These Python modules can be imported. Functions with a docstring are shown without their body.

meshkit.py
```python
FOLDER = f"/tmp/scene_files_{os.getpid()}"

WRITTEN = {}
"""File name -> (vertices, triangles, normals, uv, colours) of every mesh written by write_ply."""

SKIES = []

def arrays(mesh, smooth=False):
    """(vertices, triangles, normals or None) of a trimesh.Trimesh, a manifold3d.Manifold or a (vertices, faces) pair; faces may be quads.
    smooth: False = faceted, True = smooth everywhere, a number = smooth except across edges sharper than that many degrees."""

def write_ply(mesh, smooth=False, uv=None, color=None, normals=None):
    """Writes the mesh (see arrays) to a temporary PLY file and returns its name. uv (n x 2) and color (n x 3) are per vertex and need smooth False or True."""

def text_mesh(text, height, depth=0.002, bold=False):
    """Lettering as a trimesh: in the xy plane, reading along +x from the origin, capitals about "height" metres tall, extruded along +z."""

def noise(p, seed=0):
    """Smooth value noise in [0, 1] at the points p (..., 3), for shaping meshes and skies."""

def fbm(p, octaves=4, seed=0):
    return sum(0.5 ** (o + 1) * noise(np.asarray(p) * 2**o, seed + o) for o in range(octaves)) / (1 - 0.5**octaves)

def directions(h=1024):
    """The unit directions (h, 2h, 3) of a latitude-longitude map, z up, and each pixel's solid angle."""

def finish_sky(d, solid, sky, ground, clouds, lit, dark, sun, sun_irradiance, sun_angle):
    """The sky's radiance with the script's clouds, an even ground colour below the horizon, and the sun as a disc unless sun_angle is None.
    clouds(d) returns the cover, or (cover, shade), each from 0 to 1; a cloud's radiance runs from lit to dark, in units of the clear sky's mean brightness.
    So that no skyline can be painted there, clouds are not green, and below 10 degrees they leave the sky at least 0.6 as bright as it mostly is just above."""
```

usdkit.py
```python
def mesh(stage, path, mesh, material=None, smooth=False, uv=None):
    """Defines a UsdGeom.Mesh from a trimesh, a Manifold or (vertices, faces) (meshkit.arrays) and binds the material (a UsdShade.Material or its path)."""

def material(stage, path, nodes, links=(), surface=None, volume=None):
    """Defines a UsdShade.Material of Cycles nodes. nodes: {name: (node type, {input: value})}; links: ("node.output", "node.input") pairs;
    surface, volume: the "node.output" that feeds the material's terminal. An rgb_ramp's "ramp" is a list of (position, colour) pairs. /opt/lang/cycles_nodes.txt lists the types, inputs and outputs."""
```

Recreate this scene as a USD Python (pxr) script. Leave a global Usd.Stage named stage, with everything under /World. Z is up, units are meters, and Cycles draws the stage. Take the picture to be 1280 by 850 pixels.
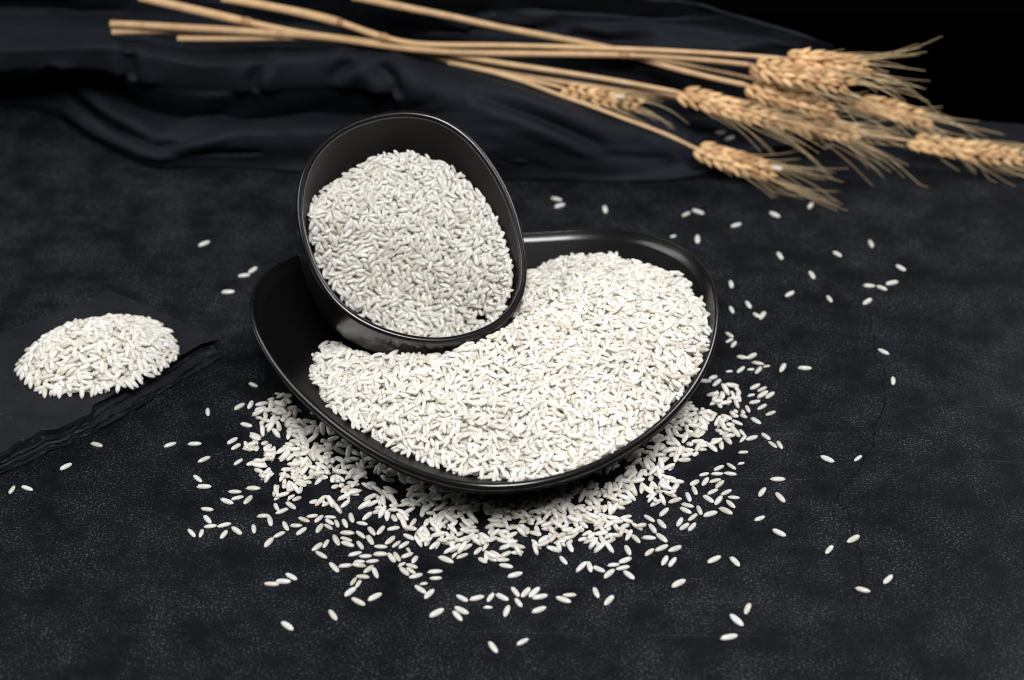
import math, random
import numpy as np, trimesh, usdkit, meshkit
from scipy.interpolate import RBFInterpolator, PchipInterpolator
from scipy.ndimage import distance_transform_edt, gaussian_filter, gaussian_filter1d, map_coordinates
import shapely
from shapely.geometry import Polygon, Point
from pxr import Usd, UsdGeom, UsdLux, UsdShade, Gf, Sdf, Vt

rng = np.random.default_rng(7)
stage = Usd.Stage.CreateInMemory()
UsdGeom.SetStageUpAxis(stage, UsdGeom.Tokens.z)
UsdGeom.SetStageMetersPerUnit(stage, 1.0)
UsdGeom.Xform.Define(stage, '/World'); UsdGeom.Scope.Define(stage, '/World/Looks')
MM = 0.001

# ---------------------------------------------------------------- camera
PITCH, DIST, FOCAL = math.radians(36.0), 0.82, 70.0
EYE = np.array([0, -DIST * math.cos(PITCH), DIST * math.sin(PITCH)])
FWD = -EYE / np.linalg.norm(EYE); RIGHT = np.array([1.0, 0, 0]); UP = np.cross(RIGHT, FWD)
FPX = FOCAL / 36.0 * 1280
cam = UsdGeom.Camera.Define(stage, '/World/camera')
cam.CreateFocalLengthAttr(FOCAL); cam.CreateHorizontalApertureAttr(36.0); cam.CreateVerticalApertureAttr(36.0 * 680 / 1024)
cam.CreateFStopAttr(8.0); cam.CreateFocusDistanceAttr(0.745)
cam.CreateClippingRangeAttr(Gf.Vec2f(0.02, 50))
cam.CreateExposureAttr(0.0)
cx_ = UsdGeom.Xformable(cam); cx_.AddTranslateOp().Set(Gf.Vec3d(*EYE)); cx_.AddRotateXOp().Set(90 - math.degrees(PITCH))

# ---------------------------------------------------------------- lamps (studio soft boxes; no sky, no sun)
def softbox(name, pos, aim, w, h, power, color):
    l = UsdLux.RectLight.Define(stage, '/World/' + name)
    l.CreateWidthAttr(w); l.CreateHeightAttr(h); l.CreateIntensityAttr(power); l.CreateColorAttr(Gf.Vec3f(*color)); l.CreateNormalizeAttr(True)
    pos, aim = np.array(pos, float), np.array(aim, float)
    z = pos - aim; z /= np.linalg.norm(z); x = np.cross([0, 0, 1.0], z); x /= np.linalg.norm(x); y = np.cross(z, x)
    m = Gf.Matrix4d(*x, 0, *y, 0, *z, 0, *pos, 1)
    UsdGeom.Xformable(l).AddTransformOp().Set(m)
softbox('softbox_left', (-0.80, 0.12, 0.62), (0, 0, 0.02), 0.50, 0.50, 1.25, (1.0, 0.985, 0.955))
softbox('softbox_right', (0.78, 0.46, 0.72), (0.10, 0.05, 0.02), 0.42, 0.42, 2.0, (1.0, 0.99, 0.98))
softbox('softbox_above', (0.10, -0.62, 1.07), (0.02, -0.04, 0.0), 0.50, 0.42, 7.0, (1.0, 0.99, 0.975))

# ---------------------------------------------------------------- pixel rays and helpers
def ray(px, py):
    d = (px - 640) / FPX * RIGHT + (425 - py) / FPX * UP + FWD
    return d
def at(px, py, z=0.0):
    d = ray(px, py); t = (z - EYE[2]) / d[2]
    return EYE + t * d
def project(p):
    q = np.asarray(p) - EYE
    return np.stack([640 + FPX * (q @ RIGHT) / (q @ FWD), 425 - FPX * (q @ UP) / (q @ FWD)], -1)
def march(px, py, H, t0=0.5, t1=1.6, n=1400):
    """First point of the pixel's ray under the height function H(x, y)."""
    d = ray(px, py); t = np.linspace(t0, t1, n); p = EYE + t[:, None] * d
    under = p[:, 2] < H(p[:, 0], p[:, 1])
    i = int(np.argmax(under)) if under.any() else n - 1
    return p[i], t[i]

used = {}
def numbered(name, parent='/World'):
    k = (parent, name); n = used.get(k, -1) + 1; used[k] = n
    return f'{parent}/{name}' + (f'_{n:03d}' if n else '')
def tag(p, label=None, cat=None, group=None, kind=None):
    p = p.GetPrim() if hasattr(p, 'GetPrim') else p
    for k, v in (('label', label), ('category', cat), ('group', group), ('kind', kind)):
        if v: p.SetCustomDataByKey(k, v)
    return p
def obj(name, m, mat, parent='/World', smooth=True):
    return usdkit.mesh(stage, numbered(name, str(parent)), m, mat, smooth)
def thing(name, loc=(0, 0, 0)):
    x = UsdGeom.Xform.Define(stage, numbered(name)); x.AddTranslateOp().Set(Gf.Vec3d(*map(float, loc)))
    return x
def tube(pts, rad, sides=8, cap=True):
    p = np.asarray(pts, float); n = len(p); t = np.gradient(p, axis=0); t /= np.linalg.norm(t, axis=1, keepdims=True) + 1e-12
    a = np.cross(t, [0.02, 0.05, 1.0]); a /= np.linalg.norm(a, axis=1, keepdims=True); b = np.cross(t, a)
    r = np.broadcast_to(rad, (n,)); ang = np.arange(sides) * 2 * np.pi / sides
    v = p[:, None] + r[:, None, None] * (np.cos(ang)[None, :, None] * a[:, None] + np.sin(ang)[None, :, None] * b[:, None])
    i, j = np.meshgrid(np.arange(n - 1), np.arange(sides), indexing='ij')
    q = np.stack([i * sides + j, i * sides + (j + 1) % sides, (i + 1) * sides + (j + 1) % sides, (i + 1) * sides + j], -1).reshape(-1, 4)[:, ::-1]
    f = np.vstack([q[:, [0, 1, 2]], q[:, [0, 2, 3]]]); v = v.reshape(-1, 3)
    if cap:
        v = np.vstack([v, p[0], p[-1]]); c0, c1 = len(v) - 2, len(v) - 1; e = (n - 1) * sides
        f = np.vstack([f, [[c0, j, (j + 1) % sides] for j in range(sides)], [[c1, e + (j + 1) % sides, e + j] for j in range(sides)]])
    return v, f
def rings(loops, close_first=True, close_last=True):
    """A skin over closed loops (k x n x 3); fans to the middle at the first and last loop."""
    L = np.asarray(loops, float); k, n, _ = L.shape
    i, j = np.meshgrid(np.arange(k - 1), np.arange(n), indexing='ij')
    q = np.stack([i * n + j, i * n + (j + 1) % n, (i + 1) * n + (j + 1) % n, (i + 1) * n + j], -1).reshape(-1, 4)
    f = [q[:, [0, 1, 2]], q[:, [0, 2, 3]]]; v = L.reshape(-1, 3); jj = np.arange(n)
    if close_first:
        v = np.vstack([v, L[0].mean(0)]); f.append(np.stack([np.full(n, len(v) - 1), (jj + 1) % n, jj], 1))
    if close_last:
        v = np.vstack([v, L[-1].mean(0)]); e = (k - 1) * n; f.append(np.stack([np.full(n, len(v) - 1), e + jj, e + (jj + 1) % n], 1))
    return v, np.vstack(f)
def orient(m, outward=True):
    t = trimesh.Trimesh(*m, process=False); 
    if t.volume < 0: t.invert()
    return t.vertices, t.faces

# ---------------------------------------------------------------- materials
M = {}
def mat(name, nodes, links, surface='p.BSDF'):
    M[name] = usdkit.material(stage, '/World/Looks/' + name, nodes, links, surface=surface); return M[name]
def ceramic(name, base, rough, coat, spec):
    mat(name, {'g': ('geometry', {}), 'n': ('noise_texture', {'scale': 900.0, 'detail': 2.0}), 'n2': ('noise_texture', {'scale': 45.0, 'detail': 5.0}),
               'b': ('bump', {'strength': 0.06, 'distance': 0.0004}), 'r': ('map_range', {'from_min': 0.3, 'from_max': 0.75, 'to_min': rough - 0.04, 'to_max': rough + 0.07}),
               'p': ('principled_bsdf', {'base_color': base, 'roughness': rough, 'coat_weight': coat, 'coat_roughness': 0.12, 'specular_ior_level': spec})},
        [('g.position', 'n.vector'), ('g.position', 'n2.vector'), ('n.fac', 'b.height'), ('b.normal', 'p.normal'), ('n2.fac', 'r.value'), ('r.result', 'p.roughness')])
ceramic('black_ceramic', (0.0030, 0.0030, 0.0033), 0.46, 0.0, 0.09)
ceramic('black_glaze', (0.005, 0.005, 0.0054), 0.26, 0.2, 0.38)

mat('rice', {'o': ('object_info', {}), 'ramp': ('rgb_ramp', {'ramp': [(0, (0.85, 0.81, 0.735)), (0.3, (0.935, 0.915, 0.87)), (0.8, (0.965, 0.95, 0.92)), (1.0, (0.98, 0.975, 0.965))]}),
             'g': ('texture_coordinate', {}), 'mp': ('mapping', {'scale': (160.0, 700.0, 700.0)}), 'n': ('noise_texture', {'scale': 1.0, 'detail': 2.0}),
             'r': ('map_range', {'from_min': 0.3, 'from_max': 0.7, 'to_min': 0.14, 'to_max': 0.32}),
             't': ('translucent_bsdf', {}), 'mxs': ('mix_closure', {'fac': 0.55}),
             'p': ('principled_bsdf', {'roughness': 0.25, 'specular_ior_level': 1.0})},
    [('o.random', 'ramp.fac'), ('g.object', 'mp.vector'), ('mp.vector', 'n.vector'), ('n.fac', 'r.value'), ('r.result', 'p.roughness'),
     ('ramp.color', 'p.base_color'), ('ramp.color', 't.color'), ('p.BSDF', 'mxs.closure1'), ('t.BSDF', 'mxs.closure2')], surface='mxs.closure')

# table: dark sealed stone, cloudy, with fine pale speckle, hairline crack and scratches
def table_material():
    c0, c1 = at(1092, 440), at(1063, 760)
    slope = (c1[0] - c0[0]) / (c1[1] - c0[1])
    N = {'g': ('geometry', {}), 'sx': ('separate_xyz', {}),
         'big': ('noise_texture', {'scale': 7.0, 'detail': 6.0, 'roughness': 0.62, 'distortion': 0.4}),
         'mid': ('noise_texture', {'scale': 55.0, 'detail': 8.0, 'roughness': 0.65}),
         'fine': ('noise_texture', {'scale': 480.0, 'detail': 3.0, 'roughness': 0.6}),
         'spk': ('noise_texture', {'scale': 1250.0, 'detail': 1.0, 'roughness': 0.5}),
         'base': ('rgb_ramp', {'ramp': [(0.28, (0.0014, 0.0017, 0.0024)), (0.5, (0.0046, 0.0053, 0.0067)), (0.72, (0.0115, 0.0127, 0.0152))]}),
         'bm': ('mix_float', {'fac': 0.45}),
         'spr': ('map_range', {'from_min': 0.56, 'from_max': 0.72, 'to_min': 0.0, 'to_max': 1.0, 'clamp': True}),
         'spw': ('map_range', {'from_min': 0.40, 'from_max': 0.64, 'to_min': 0.05, 'to_max': 1.0, 'clamp': True}),
         'spm': ('math', {'math_type': 'multiply'}),
         'spc': ('mix', {'mix_type': 'mix', 'color2': (0.060, 0.067, 0.077)}),
         # crack
         'cw': ('noise_texture', {'scale': 16.0, 'detail': 3.0, 'roughness': 0.5}), 'cy': ('combine_xyz', {'x': 0.0, 'z': 3.3}),
         'cl': ('math', {'math_type': 'multiply_add', 'value2': slope, 'value3': c0[0] - slope * c0[1]}),
         'cn': ('math', {'math_type': 'multiply_add', 'value2': 0.055, 'value3': -0.0275}),
         'ca': ('math', {'math_type': 'add'}), 'cd': ('math', {'math_type': 'subtract'}), 'cabs': ('math', {'math_type': 'absolute'}),
         'cm': ('map_range', {'from_min': 0.00002, 'from_max': 0.00026, 'to_min': 1.0, 'to_max': 0.0, 'clamp': True}),
         'cfade': ('map_range', {'from_min': c0[1] + 0.05, 'from_max': c1[1] - 0.0, 'to_min': 0.75, 'to_max': 1.0, 'clamp': True}),
         'cend': ('map_range', {'from_min': c1[1] - 0.02, 'from_max': c1[1] + 0.03, 'to_min': 0.0, 'to_max': 1.0, 'clamp': True}),
         'cmm': ('math', {'math_type': 'multiply'}),
         'cc': ('mix', {'mix_type': 'mix', 'color2': (0.0016, 0.0017, 0.0019)}),
         # scratches: a stretched noise, thin iso-lines of it
         'smap': ('mapping', {'rotation': (0, 0, 0.55), 'scale': (0.35, 9.0, 1.0)}),
         'sn': ('noise_texture', {'scale': 2.6, 'detail': 1.0, 'roughness': 0.3, 'distortion': 0.0}),
         'sd': ('math', {'math_type': 'subtract', 'value2': 0.47}), 'sa': ('math', {'math_type': 'absolute'}),
         'sm': ('map_range', {'from_min': 0.0004, 'from_max': 0.0016, 'to_min': 0.8, 'to_max': 0.0, 'clamp': True}),
         'sb': ('map_range', {'from_min': 0.44, 'from_max': 0.62, 'to_min': 0.0, 'to_max': 0.55, 'clamp': True}),
         'smm': ('math', {'math_type': 'multiply'}),
         'sc': ('mix', {'mix_type': 'mix', 'color2': (0.03, 0.033, 0.037)}),
         'hb': ('math', {'math_type': 'multiply_add', 'value2': 0.6}), 'hc': ('math', {'math_type': 'multiply_add', 'value2': -3.0}),
         'b': ('bump', {'strength': 0.6, 'distance': 0.0004}),
         'rr': ('map_range', {'from_min': 0.3, 'from_max': 0.7, 'to_min': 0.48, 'to_max': 0.62}),
         'p': ('principled_bsdf', {'specular_ior_level': 0.085, 'specular_tint': (0.80, 0.90, 1.0)})}
    L = [('g.position', f'{k}.vector') for k in ('big', 'mid', 'fine', 'spk', 'sx', 'smap')]
    L += [('big.fac', 'bm.a'), ('mid.fac', 'bm.b'), ('bm.result', 'base.fac'), ('spk.fac', 'spr.value'), ('mid.fac', 'spw.value'), ('spr.result', 'spm.value1'), ('spw.result', 'spm.value2'),
          ('spm.value', 'spc.fac'), ('base.color', 'spc.color1'),
          ('sx.y', 'cy.y'), ('cy.vector', 'cw.vector'), ('cw.fac', 'cn.value1'), ('sx.y', 'cl.value1'), ('cl.value', 'ca.value1'), ('cn.value', 'ca.value2'), ('sx.x', 'cd.value1'), ('ca.value', 'cd.value2'),
          ('cd.value', 'cabs.value1'), ('cabs.value', 'cm.value'), ('sx.y', 'cend.value'), ('cm.result', 'cmm.value1'), ('cend.result', 'cmm.value2'),
          ('smap.vector', 'sn.vector'), ('sn.fac', 'sd.value1'), ('sd.value', 'sa.value1'), ('sa.value', 'sm.value'), ('big.fac', 'sb.value'), ('sm.result', 'smm.value1'), ('sb.result', 'smm.value2'),
          ('spc.color', 'sc.color1'), ('smm.value', 'sc.fac'), ('sc.color', 'cc.color1'), ('cmm.value', 'cc.fac'), ('cc.color', 'p.base_color'),
          ('mid.fac', 'hb.value1'), ('fine.fac', 'hb.value3'), ('cmm.value', 'hc.value1'), ('hb.value', 'hc.value3'), ('hc.value', 'b.height'), ('b.normal', 'p.normal'),
          ('mid.fac', 'rr.value'), ('rr.result', 'p.roughness')]
    mat('dark_stone', N, L)
table_material()
mat('slate', {'g': ('geometry', {}), 'n': ('noise_texture', {'scale': 40.0, 'detail': 9.0, 'roughness': 0.7}), 'w': ('noise_texture', {'scale': 420.0, 'detail': 5.0, 'roughness': 0.7}),
              's': ('noise_texture', {'scale': 300.0, 'detail': 2.0}), 'sr': ('map_range', {'from_min': 0.68, 'from_max': 0.78, 'to_min': 0.0, 'to_max': 0.5, 'clamp': True}),
              'r': ('rgb_ramp', {'ramp': [(0.3, (0.0058, 0.0068, 0.0088)), (0.7, (0.0130, 0.0146, 0.0180))]}),
              'mx': ('mix', {'mix_type': 'mix', 'color2': (0.08, 0.085, 0.095)}), 'a': ('math', {'math_type': 'multiply_add', 'value2': 1.2}),
              'b': ('bump', {'strength': 0.6, 'distance': 0.0006}), 'p': ('principled_bsdf', {'roughness': 0.52, 'specular_ior_level': 0.16})},
    [('g.position', 'n.vector'), ('g.position', 'w.vector'), ('g.position', 's.vector'), ('n.fac', 'r.fac'), ('s.fac', 'sr.value'), ('sr.result', 'mx.fac'), ('r.color', 'mx.color1'), ('mx.color', 'p.base_color'),
     ('n.fac', 'a.value1'), ('w.fac', 'a.value3'), ('a.value', 'b.height'), ('b.normal', 'p.normal')])
mat('black_fabric', {'u': ('uvmap', {'attribute': 'st'}), 'w1': ('wave_texture', {'wave_type': 'bands', 'bands_direction': 'diagonal', 'scale': 420.0}), 
                     'n': ('noise_texture', {'scale': 30.0, 'detail': 4.0}), 'g': ('geometry', {}),
                     'b': ('bump', {'strength': 0.25, 'distance': 0.0001}),
                     'r': ('rgb_ramp', {'ramp': [(0.3, (0.0066, 0.0076, 0.0104)), (0.7, (0.0092, 0.0105, 0.0140))]}),
                     'p': ('principled_bsdf', {'roughness': 0.66, 'specular_ior_level': 0.11, 'specular_tint': (0.70, 0.82, 1.0), 'sheen_weight': 0.02, 'sheen_roughness': 0.3, 'sheen_tint': (0.7, 0.82, 1.0)})},
    [('g.position', 'w1.vector'), ('g.position', 'n.vector'), ('w1.fac', 'b.height'), ('b.normal', 'p.normal'), ('n.fac', 'r.fac'), ('r.color', 'p.base_color')])
mat('black_backdrop', {'p': ('principled_bsdf', {'base_color': (0.003, 0.003, 0.003), 'roughness': 0.95, 'specular_ior_level': 0.0})}, [])
def straw(name, c0, c1, rough=0.45, sc=160.0, tl=0.0):
    mat(name, {'o': ('object_info', {}), 't': ('texture_coordinate', {}), 'n': ('noise_texture', {'scale': sc, 'detail': 4.0, 'roughness': 0.6}),
               'ad': ('math', {'math_type': 'multiply_add', 'value2': 0.45}), 'm': ('math', {'math_type': 'multiply', 'value2': 0.62}),
               'r': ('rgb_ramp', {'ramp': [(0.25, c0), (0.75, c1)]}), 'b': ('bump', {'strength': 0.4, 'distance': 0.0004}),
               'p': ('principled_bsdf', {'roughness': rough, 'specular_ior_level': 0.35})},
        [('t.object', 'n.vector'), ('n.fac', 'm.value1'), ('o.random', 'ad.value1'), ('m.value', 'ad.value3'), ('ad.value', 'r.fac'), ('r.color', 'p.base_color'), ('n.fac', 'b.height'), ('b.normal', 'p.normal')])
straw('straw_stem', (0.30, 0.175, 0.090), (0.54, 0.36, 0.195), 0.42)
straw('straw_husk', (0.34, 0.180, 0.078), (0.74, 0.48, 0.245), 0.55)
straw('straw_awn', (0.44, 0.31, 0.16), (0.66, 0.50, 0.29), 0.45)
straw('stem_node_brown', (0.24, 0.13, 0.065), (0.36, 0.22, 0.11), 0.5)

# ---------------------------------------------------------------- the setting: table and backdrop
e0, e1 = at(1120, 143), at(1280, 154)
sl = (e1[1] - e0[1]) / (e1[0] - e0[0])
yb = lambda x: e0[1] + sl * (x - e0[0])
def table():
    x0, x1, y0 = -0.75, 0.75, -0.52; th = 0.03; b = 0.0015
    top = [(x0, y0), (x1, y0), (x1, yb(x1)), (x0, yb(x0))]
    def loop(inset, z): 
        c = np.array(Polygon(top).buffer(-inset, join_style=2).exterior.coords)[:-1]
        if Polygon(c).exterior.is_ccw is False: c = c[::-1]
        k = np.argmin(c.sum(1)); c = np.roll(c, -k, 0)
        return np.c_[c, np.full(len(c), z)]
    L = [loop(0.0015, -th), loop(0.0, -th + b), loop(0, -b), loop(0.0005, -b * 0.3), loop(0.0015, 0)]
    return orient(rings(L))
tag(obj('tabletop', table(), M['dark_stone'], smooth=30), 'dark grey stone tabletop with fine pale speckle and a hairline crack', kind='structure')
bd = trimesh.creation.box((4.0, 0.02, 2.4)); bd.apply_translation((0, 1.5, 0.6))
tag(obj('backdrop', bd, M['black_backdrop'], smooth=False), 'plain black backdrop behind the table', kind='structure')

# ---------------------------------------------------------------- dish
def traced(pts, heights_or_plane, centre=None, n=240, sig=5):
    """Outline points (3-D, ordered) resampled by angle about the centre in the plane's axes; returns angles, radii, heights."""
    p = np.asarray(pts)
    a = np.arctan2(p[:, 1], p[:, 0]); o = np.argsort(a); a, r, h = a[o], np.hypot(p[:, 0], p[:, 1])[o], p[o, 2]
    th = np.linspace(-np.pi, np.pi, n, endpoint=False)
    f = lambda y: gaussian_filter1d(np.interp(th, np.r_[a - 2 * np.pi, a, a + 2 * np.pi], np.r_[y, y, y]), sig, mode='wrap')
    return th, f(r), f(h)
dish_px = [(309,385),(311,362),(319,343),(338,328),(372,316),(420,306),(480,299),(560,295),(660,292),(720,287),(760,285),(800,287),(835,295),(865,310),(885,332),(895,355),(899,385),(898,410),(890,440),(875,472),(850,505),(820,535),(780,562),(740,583),(700,597),(660,605),(620,609),(590,608),(560,602),(520,589),(480,571),(440,546),(400,514),(370,488),(345,458),(327,430),(314,405)]
def dish_h(px, py):
    return 0.030 + 0.010 * math.exp(-((px - 320) ** 2 + (py - 350) ** 2) / 110 ** 2) + 0.008 * math.exp(-((px - 880) ** 2 + (py - 320) ** 2) / 120 ** 2)
dp = np.array([at(x, y, dish_h(x, y)) for x, y in dish_px])
DC = np.array([dp[:, 0].mean() , dp[:, 1].mean() , 0.0])
DTH, DR, DH = traced(dp - DC, None)
FOOT, DTK = 0.006, 0.0032
def dish_prof(s):          # height share above the floor at radius share s
    return np.clip((s - 0.40) / 0.60, 0, 1) ** 1.75
def dish_inner(x, y):
    dx, dy = x - DC[0], y - DC[1]; a = np.arctan2(dy, dx); r = np.hypot(dx, dy)
    R = np.interp(a, np.r_[DTH, np.pi], np.r_[DR, DR[0]]); H = np.interp(a, np.r_[DTH, np.pi], np.r_[DH, DH[0]])
    s = r / R; fl = FOOT + DTK
    return np.where(s <= 1, fl + (H - fl) * dish_prof(s), -1.0), s
def dish_mesh():
    th = DTH; c, s_ = np.cos(th), np.sin(th); fl = FOOT + DTK; L = []
    ring = lambda r, z: np.c_[DC[0] + r * c, DC[1] + r * s_, np.broadcast_to(z, c.shape)]
    # foot ring and underside
    for s, z in ((0.30, 0.003), (0.36, 0.002), (0.375, 0.0), (0.40, 0.0), (0.415, 0.0012)): L.append(ring(DR * s, z))
    for s in np.linspace(0.43, 0.985, 22): L.append(ring(DR * s, FOOT * 0.6 + (DH - DTK * 1.2 - FOOT * 0.6) * dish_prof(s) ** 0.97))
    rim = ring(DR * 0.988, DH - DTK * 0.55)
    for k in range(9):      # rounded lip
        a = -1.1 + k / 8 * 2.9
        L.append(ring(DR - 0.0016 + 0.0016 * math.cos(a), DH - 0.0016 + 0.0016 * math.sin(a)))
    for s in np.linspace(0.972, 0.42, 26): L.append(ring(DR * s, fl + (DH - fl) * dish_prof(s)))
    for s in (0.3, 0.2, 0.1): L.append(ring(DR * s, fl))
    return L
Ld = np.array(dish_mesh())
k_in = 5 + 22 + 9
dish = thing('serving_dish', DC)
tag(dish, 'wide black ceramic dish with rounded three-cornered rim holding the large rice heap', 'dish')
sh = lambda L: np.asarray(L) - DC
obj('dish_body', rings(sh(Ld[4:29]), False, False), M['black_ceramic'], dish.GetPath())
obj('rim', rings(sh(Ld[26:k_in + 2]), False, False), M['black_glaze'], dish.GetPath())
obj('dish_floor', rings(sh(Ld[k_in + 1:]), False, True), M['black_ceramic'], dish.GetPath())
obj('foot_ring', rings(sh(Ld[:5]), True, False), M['black_ceramic'], dish.GetPath())

# ---------------------------------------------------------------- tilted bowl
BZ = 0.068
BC = at(514, 286, BZ)
vdir = (EYE - BC) / np.linalg.norm(EYE - BC)
ur = UP * math.cos(math.radians(22)) + RIGHT * math.sin(math.radians(22)); ur -= vdir * (ur @ vdir); ur /= np.linalg.norm(ur)
BN = math.cos(math.radians(27)) * vdir + math.sin(math.radians(27)) * ur
BX = np.cross(UP, BN); BX /= np.linalg.norm(BX); BY = np.cross(BN, BX)
BR = np.stack([BX, BY, BN], 1)          # local -> world
bowl_px = [(371,262),(372,240),(378,213),(394,185),(424,160),(465,144),(510,138),(550,145),(585,168),(615,205),(636,242),(650,285),(658,330),(656,366),(644,392),(620,411),(590,423),(555,430),(520,428),(485,420),(450,405),(420,383),(398,353),(382,316),(374,287)]
def to_bowl(px, py, zl=0.0):
    d = ray(px, py); o = (EYE - BC) @ BR; dl = d @ BR; t = (zl - o[2]) / dl[2]
    return o + t * dl
bp = np.array([to_bowl(x, y) for x, y in bowl_px])
boff = np.r_[bp[:, :2].mean(0), 0]; BC = BC + BR @ boff; bp = bp - boff
BTH, BRAD, BH = traced(bp, None, sig=4)
BDEP, BTK = 0.060, 0.0028
def bowl_prof(s): return 1 - (1 - np.clip(s, 0, 1) ** 2.6) ** (1 / 1.9)      # 0 at the bottom, 1 at the rim
def bowl_R(a): return np.interp(a, np.r_[BTH, np.pi], np.r_[BRAD, BRAD[0]])
def bowl_inner(x, y):
    r = np.hypot(x, y); R = bowl_R(np.arctan2(y, x)) - BTK; s = r / R
    return np.where(s < 1, -(BDEP - BTK) * (1 - bowl_prof(s)), 0.004), s
def in_bowl_hull(p, marg=0.0012):
    q = (np.asarray(p) - BC) @ BR; r = np.hypot(q[..., 0], q[..., 1]); R = bowl_R(np.arctan2(q[..., 1], q[..., 0])) + marg
    s = r / R
    return (s < 1) & (q[..., 2] < marg) & (q[..., 2] > -(BDEP + marg) * (1 - bowl_prof(s)) - marg)
bowl = thing('rice_bowl', BC)
tag(bowl, 'small deep black bowl tipped towards the viewer, resting in the rice heap', 'bowl')
def bowl_rings():
    c, s_ = np.cos(BTH), np.sin(BTH)
    ring = lambda r, z: np.c_[r * c, r * s_, np.broadcast_to(z, c.shape)] @ BR.T
    out = [ring(BRAD * 0.30, -BDEP - 0.004), ring(BRAD * 0.36, -BDEP - 0.004), ring(BRAD * 0.385, -BDEP - 0.002), ring(BRAD * 0.39, -BDEP * (1 - bowl_prof(0.39)))]
    out += [ring(BRAD * s, -BDEP * (1 - bowl_prof(s))) for s in np.r_[np.linspace(0.42, 0.9, 16), 0.93, 0.955, 0.975, 0.99]]
    h = BTK / 2
    lip = [ring(BRAD - h + h * math.cos(a), h * math.sin(a) - 0.0002) for a in np.linspace(-0.6, 3.5, 12)]
    inn = [ring((BRAD - BTK) * s, -(BDEP - BTK) * (1 - bowl_prof(s))) for s in np.r_[0.99, 0.97, 0.95, 0.92, np.linspace(0.88, 0.08, 20)]]
    return out, lip, inn
bo, bl, bi = bowl_rings()
obj('bowl_outside', rings(bo + bl[:1], True, False), M['black_glaze'], bowl.GetPath())
obj('rim', rings(bl, False, False), M['black_glaze'], bowl.GetPath())
obj('bowl_inside', rings(bl[-1:] + bi, False, True), M['black_ceramic'], bowl.GetPath())

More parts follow.
